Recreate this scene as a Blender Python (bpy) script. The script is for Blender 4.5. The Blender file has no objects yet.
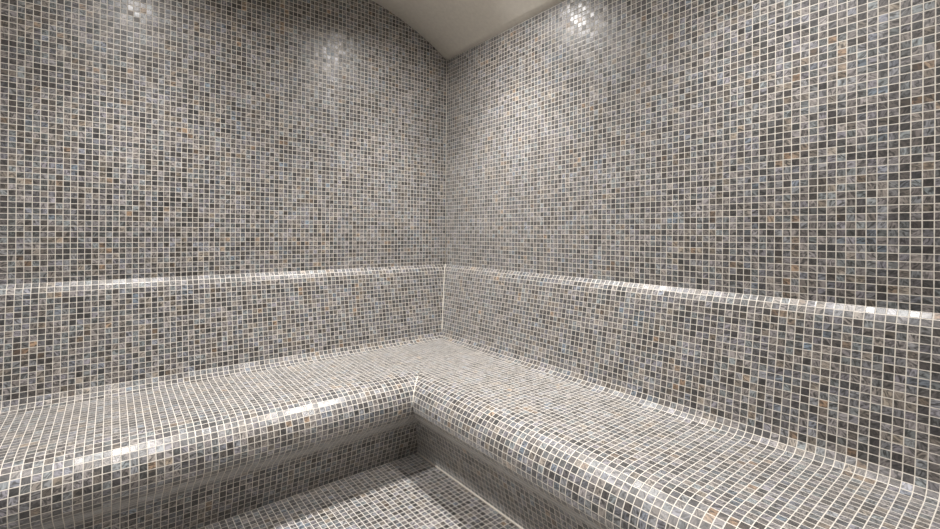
import bpy, bmesh, math
from mathutils import Vector, Matrix

# ---------------------------------------------------------------- basics
# World: corner of the two tiled walls at the origin, x runs along the left
# wall, y runs along the right wall, z up, metres.
P = 0.0252            # mosaic pitch (tile + joint)
EYE = 1.21            # camera height
RX, RY = 2.45, 2.92   # room size
sc = bpy.context.scene
col = sc.collection


def link(name, bm, mat, parent=None, smooth=False):
    me = bpy.data.meshes.new(name)
    bm.normal_update()
    bm.to_mesh(me)
    bm.free()
    me.materials.append(mat)
    if smooth:
        for p in me.polygons:
            p.use_smooth = True
    o = bpy.data.objects.new(name, me)
    col.objects.link(o)
    if parent:
        o.parent = parent
    return o


def structure(o, label=None, cat=None):
    o['kind'] = 'structure'
    if label:
        o['label'] = label
    if cat:
        o['category'] = cat
    return o


# ---------------------------------------------------------------- materials
class G:
    """tiny node-graph helper"""
    def __init__(self, name):
        self.m = bpy.data.materials.new(name)
        self.m.use_nodes = True
        self.nt = self.m.node_tree
        self.nt.nodes.clear()

    def n(self, typ, **kw):
        nd = self.nt.nodes.new(typ)
        for k, v in kw.items():
            setattr(nd, k, v)
        return nd

    def l(self, a, b):
        self.nt.links.new(a, b)

    def put(self, sock, v):
        if hasattr(v, 'is_output'):
            self.l(v, sock)
        else:
            sock.default_value = v

    def math(self, op, a, b=0.0, c=0.0):
        nd = self.n('ShaderNodeMath', operation=op)
        self.put(nd.inputs[0], a)
        self.put(nd.inputs[1], b)
        self.put(nd.inputs[2], c)
        return nd.outputs[0]

    def vmath(self, op, a, b=None, scale=None):
        nd = self.n('ShaderNodeVectorMath', operation=op)
        self.put(nd.inputs[0], a)
        if b is not None:
            self.put(nd.inputs[1], b)
        if scale is not None:
            self.put(nd.inputs['Scale'], scale)
        return nd.outputs[0]

    def mix(self, fac, a, b, blend='MIX'):
        nd = self.n('ShaderNodeMix', data_type='RGBA', blend_type=blend)
        self.put(nd.inputs[0], fac)
        self.put(nd.inputs[6], a)
        self.put(nd.inputs[7], b)
        return nd.outputs[2]

    def ramp(self, fac, stops, interp='LINEAR'):
        nd = self.n('ShaderNodeValToRGB')
        cr = nd.color_ramp
        cr.interpolation = interp
        while len(cr.elements) < len(stops):
            cr.elements.new(0.5)
        for e, (p, c) in zip(cr.elements, stops):
            e.position = p
            e.color = (c[0], c[1], c[2], 1)
        self.put(nd.inputs[0], fac)
        return nd.outputs[0]

    def smooth(self, v, lo, hi):
        nd = self.n('ShaderNodeMapRange', interpolation_type='SMOOTHSTEP')
        self.put(nd.inputs[0], v)
        nd.inputs[1].default_value = lo
        nd.inputs[2].default_value = hi
        return nd.outputs[0]


def mosaic(name, joint=0.051):
    """Pearly grey glass mosaic, one random shade per tile, cream joints.
    UVs are in tile units."""
    g = G(name)
    uv = g.n('ShaderNodeUVMap').outputs[0]
    cell = g.vmath('FLOOR', uv)
    fr = g.vmath('FRACTION', uv)
    wn = g.n('ShaderNodeTexWhiteNoise', noise_dimensions='3D')
    g.l(cell, wn.inputs['Vector'])
    rnd, rcol = wn.outputs['Value'], wn.outputs['Color']
    wn2 = g.n('ShaderNodeTexWhiteNoise', noise_dimensions='3D')
    g.l(g.vmath('ADD', cell, (37.3, 91.7, 5.1)), wn2.inputs['Vector'])
    r2, rc2 = wn2.outputs['Value'], wn2.outputs['Color']

    # joint mask (1 on glass, 0 in the joint)
    sep = g.n('ShaderNodeSeparateXYZ')
    g.l(fr, sep.inputs[0])
    ex = g.math('MINIMUM', sep.outputs[0], g.math('SUBTRACT', 1.0, sep.outputs[0]))
    ey = g.math('MINIMUM', sep.outputs[1], g.math('SUBTRACT', 1.0, sep.outputs[1]))
    # joints are a little wavy
    wv = g.n('ShaderNodeTexNoise', noise_dimensions='2D')
    wv.inputs['Scale'].default_value = 1.7
    g.l(uv, wv.inputs['Vector'])
    wob = g.math('MULTIPLY', g.math('SUBTRACT', wv.outputs[0], 0.5), 0.05)
    edge = g.math('ADD', g.math('MINIMUM', ex, ey), wob)
    glass = g.smooth(edge, joint - 0.012, joint + 0.014)

    # drifting clusters: neighbouring tiles came from one sheet / batch
    big = g.n('ShaderNodeTexNoise', noise_dimensions='2D')
    big.inputs['Scale'].default_value = 0.13
    big.inputs['Detail'].default_value = 2.0
    g.l(cell, big.inputs['Vector'])
    hue = g.n('ShaderNodeTexNoise', noise_dimensions='2D')
    hue.inputs['Scale'].default_value = 0.22
    hue.inputs['Detail'].default_value = 3.0
    g.l(g.vmath('ADD', cell, (511.0, 77.0, 0)), hue.inputs['Vector'])

    # shade of each tile
    t = g.math('ADD', rnd, g.math('MULTIPLY', g.math('SUBTRACT', big.outputs[0], 0.5), 0.45))
    shade = g.ramp(t, TONES)
    # hue of each tile
    h = g.math('ADD', g.math('MULTIPLY', r2, 0.72),
               g.math('MULTIPLY', g.math('SUBTRACT', hue.outputs[0], 0.36), 1.0))
    tint = g.ramp(h, TINTS)
    base = g.mix(1.0, shade, tint, 'MULTIPLY')

    # mother-of-pearl streaks inside the glass, each tile its own direction
    off = g.vmath('SCALE', rcol, scale=60.0)
    rot = g.n('ShaderNodeVectorRotate', rotation_type='Z_AXIS')
    g.l(g.vmath('SUBTRACT', fr, (0.5, 0.5, 0)), rot.inputs['Vector'])
    g.l(g.math('MULTIPLY', r2, 6.283), rot.inputs['Angle'])
    st = g.vmath('MULTIPLY', rot.outputs[0], (1.0, 2.2, 1.0))
    nz = g.n('ShaderNodeTexNoise', noise_dimensions='3D')
    nz.inputs['Scale'].default_value = 1.1
    nz.inputs['Detail'].default_value = 2.0
    nz.inputs['Distortion'].default_value = 1.3
    g.l(g.vmath('ADD', st, off), nz.inputs['Vector'])
    streak = g.math('MULTIPLY_ADD', g.smooth(nz.outputs[0], 0.30, 0.70), 1.75, 0.17)
    comb = g.n('ShaderNodeCombineXYZ')
    for i in range(3):
        g.l(streak, comb.inputs[i])
    base = g.mix(1.0, base, comb.outputs[0], 'MULTIPLY')
    final = g.mix(glass, JOINT, base)

    # every tile sits at a slightly different angle
    geo = g.n('ShaderNodeNewGeometry')
    jit = g.vmath('SCALE', g.vmath('SUBTRACT', rc2, (0.5, 0.5, 0.5)), scale=TILT)
    jit = g.vmath('SCALE', jit, scale=glass)
    nrm = g.vmath('NORMALIZE', g.vmath('ADD', geo.outputs['Normal'], jit))
    bump = g.n('ShaderNodeBump')
    bump.inputs['Strength'].default_value = 0.25
    bump.inputs['Distance'].default_value = 0.0012
    wav = g.math('MULTIPLY_ADD', nz.outputs[0], 0.35, g.smooth(edge, joint - 0.03, joint + 0.06))
    g.l(wav, bump.inputs['Height'])
    g.l(nrm, bump.inputs['Normal'])

    b = g.n('ShaderNodeBsdfPrincipled')
    g.l(final, b.inputs['Base Color'])
    g.l(bump.outputs[0], b.inputs['Normal'])
    g.put(b.inputs['Roughness'], g.math('MULTIPLY_ADD', glass, ROUGH - 0.75, 0.75))
    g.put(b.inputs['Specular IOR Level'], g.math('MULTIPLY_ADD', glass, 0.45, 0.2))
    b.inputs['IOR'].default_value = 1.55
    g.put(b.inputs['Coat Weight'], g.math('MULTIPLY', glass, 0.32))
    g.put(b.inputs['Sheen Weight'], g.math('MULTIPLY', glass, 0.80))
    b.inputs['Sheen Roughness'].default_value = 0.48
    b.inputs['Coat Roughness'].default_value = 0.20
    g.l(bump.outputs[0], b.inputs['Coat Normal'])
    out = g.n('ShaderNodeOutputMaterial')
    g.l(b.outputs[0], out.inputs[0])
    return g.m


TONES = [(0.0, (.022, .019, .018)), (0.11, (.042, .038, .036)),
         (0.23, (.078, .074, .071)), (0.42, (.112, .108, .106)),
         (0.75, (.152, .149, .148)), (1.0, (.205, .202, .202))]
TINTS = [(0.0, (1.40, .95, .60)), (0.10, (1.15, 1.0, .80)),
         (0.25, (1.07, .98, .91)), (0.46, (1.03, .97, .99)),
         (0.62, (.87, 1.0, 1.03)), (0.80, (.99, .94, 1.05)), (1.0, (.72, .93, 1.14))]
JOINT = (.76, .715, .64, 1)
TILT = 0.08
ROUGH = 0.45


def plain(name, c, rough=0.6, nscale=60, namt=0.06, bump=0.0):
    g = G(name)
    tc = g.n('ShaderNodeTexCoord').outputs['Object']
    nz = g.n('ShaderNodeTexNoise')
    nz.inputs['Scale'].default_value = nscale
    nz.inputs['Detail'].default_value = 4
    g.l(tc, nz.inputs['Vector'])
    f = [tuple(x * (1 - namt) for x in c), tuple(x * (1 + namt) for x in c)]
    cc = g.ramp(nz.outputs[0], [(0.3, f[0]), (0.7, f[1])])
    b = g.n('ShaderNodeBsdfPrincipled')
    g.l(cc, b.inputs['Base Color'])
    b.inputs['Roughness'].default_value = rough
    if bump:
        bp = g.n('ShaderNodeBump')
        bp.inputs['Strength'].default_value = bump
        bp.inputs['Distance'].default_value = 0.002
        g.l(nz.outputs[0], bp.inputs['Height'])
        g.l(bp.outputs[0], b.inputs['Normal'])
    out = g.n('ShaderNodeOutputMaterial')
    g.l(b.outputs[0], out.inputs[0])
    return g.m


M_tile = mosaic('grey_glass_mosaic')
M_floor = M_tile
M_ceil = plain('ceiling_plaster', (.87, .825, .74), 0.8, 45, 0.04, 0.15)
M_grout = plain('cream_grout', (.80, .75, .66), 0.7, 120, 0.06)

# ---------------------------------------------------------------- room shell
SPRING = EYE + 1.26
ARC_R, ARC_C = 1.75, 0.95


def vault(x):
    d = min(x, RX - x)
    d = max(0.0, min(d, ARC_C))
    return SPRING - math.sqrt(ARC_R ** 2 - ARC_C ** 2) + math.sqrt(ARC_R ** 2 - (ARC_C - d) ** 2)


ARC = [RX * i / 64 for i in range(65)]


def slab(name, pts, axis, a, b, mat, uvfun):
    """prism: polygon pts (2d) extruded between a and b along axis; flat uv"""
    bm = bmesh.new()
    uvl = bm.loops.layers.uv.new('UVMap')

    def v3(p, t):
        if axis == 'x':
            return (t, p[0], p[1])
        if axis == 'y':
            return (p[0], t, p[1])
        return (p[0], p[1], t)
    A = [bm.verts.new(v3(p, a)) for p in pts]
    B = [bm.verts.new(v3(p, b)) for p in pts]
    n = len(pts)
    bm.faces.new(A)
    bm.faces.new(B[::-1])
    for i in range(n):
        bm.faces.new((A[i], B[i], B[(i + 1) % n], A[(i + 1) % n]))
    bmesh.ops.recalc_face_normals(bm, faces=bm.faces)
    for f in bm.faces:
        for lp in f.loops:
            lp[uvl].uv = uvfun(lp.vert.co)
    return link(name, bm, mat)


LEDGE_Z = EYE - 0.228


def row(z):            # tile rows are counted from the top of the ledge
    return (z - LEDGE_Z) / P + 0.12


T = 0.12
left_poly = [(-T, 0)] + [(-T, SPRING)] + [(x, vault(x)) for x in ARC] + [(RX + T, SPRING), (RX + T, 0)]
structure(slab('wall_left', left_poly, 'y', -T, 0, M_tile,
               lambda c: (c.x / P + 400, row(c.z) + 200)),
          'tall left wall of small grey mosaic tiles under the arched ceiling', 'wall')
structure(slab('wall_right', [(0, 0), (RY, 0), (RY, SPRING), (0, SPRING)], 'x', -T, 0, M_tile,
               lambda c: (c.y / P + 900, row(c.z) + 500)),
          'tall right wall of small grey mosaic tiles running toward the viewer', 'wall')
structure(slab('wall_back', left_poly, 'y', RY, RY + T, M_tile,
               lambda c: (c.x / P + 1400, row(c.z) + 200)), 'grey mosaic wall behind the viewer', 'wall')
structure(slab('wall_front', [(0, 0), (RY, 0), (RY, SPRING), (0, SPRING)], 'x', RX, RX + T, M_tile,
               lambda c: (c.y / P + 1900, row(c.z) + 500)), 'grey mosaic wall at the viewer\'s side', 'wall')
structure(slab('floor', [(0, 0), (RX, 0), (RX, RY), (0, RY)], 'z', -T, 0, M_floor,
               lambda c: ((c.x - 0.60) / P + 2400, (c.y - 0.54) / P + 800)),
          'grey mosaic floor in front of the corner bench', 'floor')
# vaulted plaster ceiling with thickness
bm = bmesh.new()
lo, hi = [], []
for x in ARC:
    lo.append([bm.verts.new((x, y, vault(x))) for y in (0, RY)])
    hi.append([bm.verts.new((x, y, vault(x) + 0.08)) for y in (0, RY)])
for i in range(len(ARC) - 1):
    bm.faces.new((lo[i][0], lo[i + 1][0], lo[i + 1][1], lo[i][1]))
    bm.faces.new((hi[i][0], hi[i][1], hi[i + 1][1], hi[i + 1][0]))
    for k in (0, 1):
        bm.faces.new((lo[i][k], hi[i][k], hi[i + 1][k], lo[i + 1][k]))
for i in (0, -1):
    bm.faces.new((lo[i][0], lo[i][1], hi[i][1], hi[i][0]))
bmesh.ops.recalc_face_normals(bm, faces=bm.faces)
structure(link('ceiling', bm, M_ceil, smooth=True), 'smooth beige vaulted plaster ceiling', 'ceiling')

# ---------------------------------------------------------------- corner bench
LEDGE = [48, 62, 76]
BACK = [80.5] * 16
FILLET = [60, 33, 12]
SEAT = [1] * 17
ROLL = [3, 8, 15, 24, 35, 47, 59, 71, 83]
UNDER_R = [101, 117, 130, 139, 139, 129, 114, 102]
UNDER_L = [100, 114, 127, 136, 141, 141, 138, 129, 116, 104, 96]
BASE_R, BASE_L = 0.600, 0.565


def walk(start, heads):
    out = [start]
    for h in heads:
        a = math.radians(h)
        d, z = out[-1]
        out.append((d + P * math.cos(a), z - P * math.sin(a)))
    return out


def profile(under, base):
    segs = {}
    led = walk((0.0, LEDGE_Z), LEDGE)
    bk = walk(led[-1], BACK)
    st = walk(bk[-1], FILLET + SEAT)
    rl = walk(st[-1], ROLL)
    un = walk(rl[-1], under)
    d, z = un[-1]
    n = max(1, round(math.hypot(d - base, z) / P))
    for i in range(1, n + 1):
        un.append((d + (base - d) * i / n, z * (1 - i / n)))
    return dict(ledge=led, backrest=bk, seat=st, lip=rl, riser=un)


PR, PL = profile(UNDER_R, BASE_R), profile(UNDER_L, BASE_L)
print('lip', PR['lip'][-1], 'seat', PR['seat'][0], PR['seat'][-1], 'under', PR['riser'][len(UNDER_R)], PL['riser'][len(UNDER_L)])


def run(name, pts, side, end, back, row0, uoff, mitre=None, parent=None):
    """solid strip: profile pts run along a wall from the mitre to `end`;
    back = closing profile points (hidden inside the masonry)"""
    bm = bmesh.new()
    uvl = bm.loops.layers.uv.new('UVMap')
    allp = list(pts) + list(back)
    n, m = len(allp), len(pts)
    st, en = [], []
    for d, z in allp:
        s = d if mitre is None else mitre
        a = (s, d, z) if side == 'L' else (d, s, z)
        b = (end, d, z) if side == 'L' else (d, end, z)
        st.append(bm.verts.new(a))
        en.append(bm.verts.new(b))
    key = {}
    for i in range(n):
        key[st[i]] = key[en[i]] = i
    for i in range(n):
        j = (i + 1) % n
        f = bm.faces.new((st[i], en[i], en[j], st[j]))
        for lp in f.loops:
            k = key[lp.vert]
            kk = k if i < m - 1 or k != 0 else n
            run_c = lp.vert.co.x if side == 'L' else lp.vert.co.y
            lp[uvl].uv = (run_c / P + uoff, -(row0 + kk) + 4000)
    bm.faces.new(st)
    bm.faces.new(en[::-1])
    bmesh.ops.recalc_face_normals(bm, faces=bm.faces)
    return link(name, bm, M_tile, parent)


bench = bpy.data.objects.new('corner_bench', None)
col.objects.link(bench)
bench.location = (0, 0, 0)
bench['label'] = 'built-in L-shaped bench covered in grey mosaic tiles, rounded seat edge and low backrest'
bench['category'] = 'bench'

for side, prof, end, off in (('L', PL, RX, 5000), ('R', PR, RY, 7000)):
    r0 = 0
    led, bk, st, rl, un = (prof[k] for k in ('ledge', 'backrest', 'seat', 'lip', 'riser'))
    zb = bk[-1][1]
    back = run('backrest', bk, side, end, [(0, zb), (0, led[-1][1])], r0 + 3, off, parent=bench)
    run('ledge', led, side, end, [(0, led[-1][1])], r0, off, parent=back)
    seat = run('seat', st, side, end, [(st[-1][0], rl[-1][1] + .001), (0, rl[-1][1] + .001), (0, zb)],
               r0 + 3 + len(BACK), off, parent=bench)
    run('rolled_edge', rl, side, end, [(rl[0][0], rl[-1][1])],
        r0 + 3 + len(BACK) + len(FILLET + SEAT), off, parent=seat)
    run('riser', un, side, end, [(0.3, 0), (0.3, un[0][1])], r0 + 3 + len(BACK) + len(FILLET + SEAT + ROLL), off,
        mitre=0.3, parent=bench)


def tube(name, pts, r, mat, parent=None, seg=8):
    bm = bmesh.new()
    rings = []
    for i, p in enumerate(pts):
        p = Vector(p)
        t = (Vector(pts[min(i + 1, len(pts) - 1)]) - Vector(pts[max(i - 1, 0)])).normalized()
        ref = Vector((0.3, -0.8, 0.52)) if abs(t.z) > .8 else Vector((0, 0, 1))
        a = t.cross(ref).normalized()
        b = t.cross(a)
        rings.append([bm.verts.new(p + r * (math.cos(2 * math.pi * k / seg) * a + math.sin(2 * math.pi * k / seg) * b))
                      for k in range(seg)])
    for i in range(len(rings) - 1):
        for k in range(seg):
            bm.faces.new((rings[i][k], rings[i][(k + 1) % seg], rings[i + 1][(k + 1) % seg], rings[i + 1][k]))
    bm.faces.new(rings[0])
    bm.faces.new(rings[-1][::-1])
    bmesh.ops.recalc_face_normals(bm, faces=bm.faces)
    return link(name, bm, mat, parent, True)


j = tube('corner_joint', [(d, d, z) for d, z in PR['ledge'] + PR['backrest'][1:]], 0.0037, M_grout, bench)
j['label'] = 'cream grout line in the corner of the backrest'
j = tube('corner_joint', [(d, d, z) for d, z in PR['lip'][3:]], 0.0032, M_grout, bench)
j['label'] = 'cream grout line where the two rolled edges meet'

# cream joints of the room
structure(tube('trim_1', [(0.0, 0.0, LEDGE_Z), (0.0, 0.0, SPRING)], 0.003, M_grout),
          'thin cream grout line up the wall corner', 'grout line')
structure(tube('trim_2', [(BASE_R + .002, BASE_L - .02, 0.003), (BASE_R + .002, RY, 0.003)], 0.0058, M_grout),
          'bright cream sealant line along the foot of the right riser', 'grout line')

# ---------------------------------------------------------------- lights
# four recessed spots in the vault (outside the frame), 2 x 2 over the room
SPILL, BEAM = 41.0, 94.0       # wide spill and the narrow downward beam of each lamp
for (x, y, k) in ((0.54, 0.76, 1.25), (1.86, 0.76, 1.15), (0.54, 2.07, 0.85), (1.86, 2.07, 0.75)):
    for power, angle in ((SPILL, 164), (BEAM, 100)):
        ld = bpy.data.lights.new('ceiling_spot', 'SPOT')
        ld.energy = power * k
        ld.color = (1.0, 0.968, 0.945)
        ld.spot_size = math.radians(angle)
        ld.spot_blend = 1.0
        ld.shadow_soft_size = 0.05
        o = bpy.data.objects.new('ceiling_spot', ld)
        col.objects.link(o)
        o.location = (x, y, vault(x) - 0.03)

w = bpy.data.worlds.new('World')
sc.world = w
w.use_nodes = True
w.node_tree.nodes['Background'].inputs[0].default_value = (.5, .5, .5, 1)
w.node_tree.nodes['Background'].inputs[1].default_value = 0.0

# ---------------------------------------------------------------- camera
F, CX, CY, VR = 449.0, 452.0, 233.0, 111.0
L = math.hypot(CX - VR, F)
dR = ((CX - VR) / L, -F / L)          # room y axis in (camera right, forward)
dL = (dR[1], -dR[0])                  # room x axis in (camera right, forward)
fwd = Vector((dL[1], dR[1], 0))
right = Vector((dL[0], dR[0], 0))
up = Vector((0, 0, 1))
roll = math.radians(0.35)
r2 = right * math.cos(roll) + up * math.sin(roll)
u2 = up * math.cos(roll) - right * math.sin(roll)
cam = bpy.data.cameras.new('camera')
cam.sensor_fit = 'HORIZONTAL'
cam.sensor_width = 36
cam.lens = F / 940 * 36
cam.shift_x = (470 - CX) / 940
cam.shift_y = -(264.5 - CY) / 940
cam.clip_start = 0.01
co = bpy.data.objects.new('camera', cam)
col.objects.link(co)
mat = Matrix((r2, u2, -fwd)).transposed().to_4x4()
mat.translation = Vector((1.9463, 2.640, EYE))
co.matrix_world = mat
sc.camera = co

vs = sc.view_settings
sc.display_settings.display_device = 'sRGB'
vs.view_transform = 'Standard'
vs.look = 'None'
vs.exposure = 0.0
vs.gamma = 1.0
vs.use_curve_mapping = False
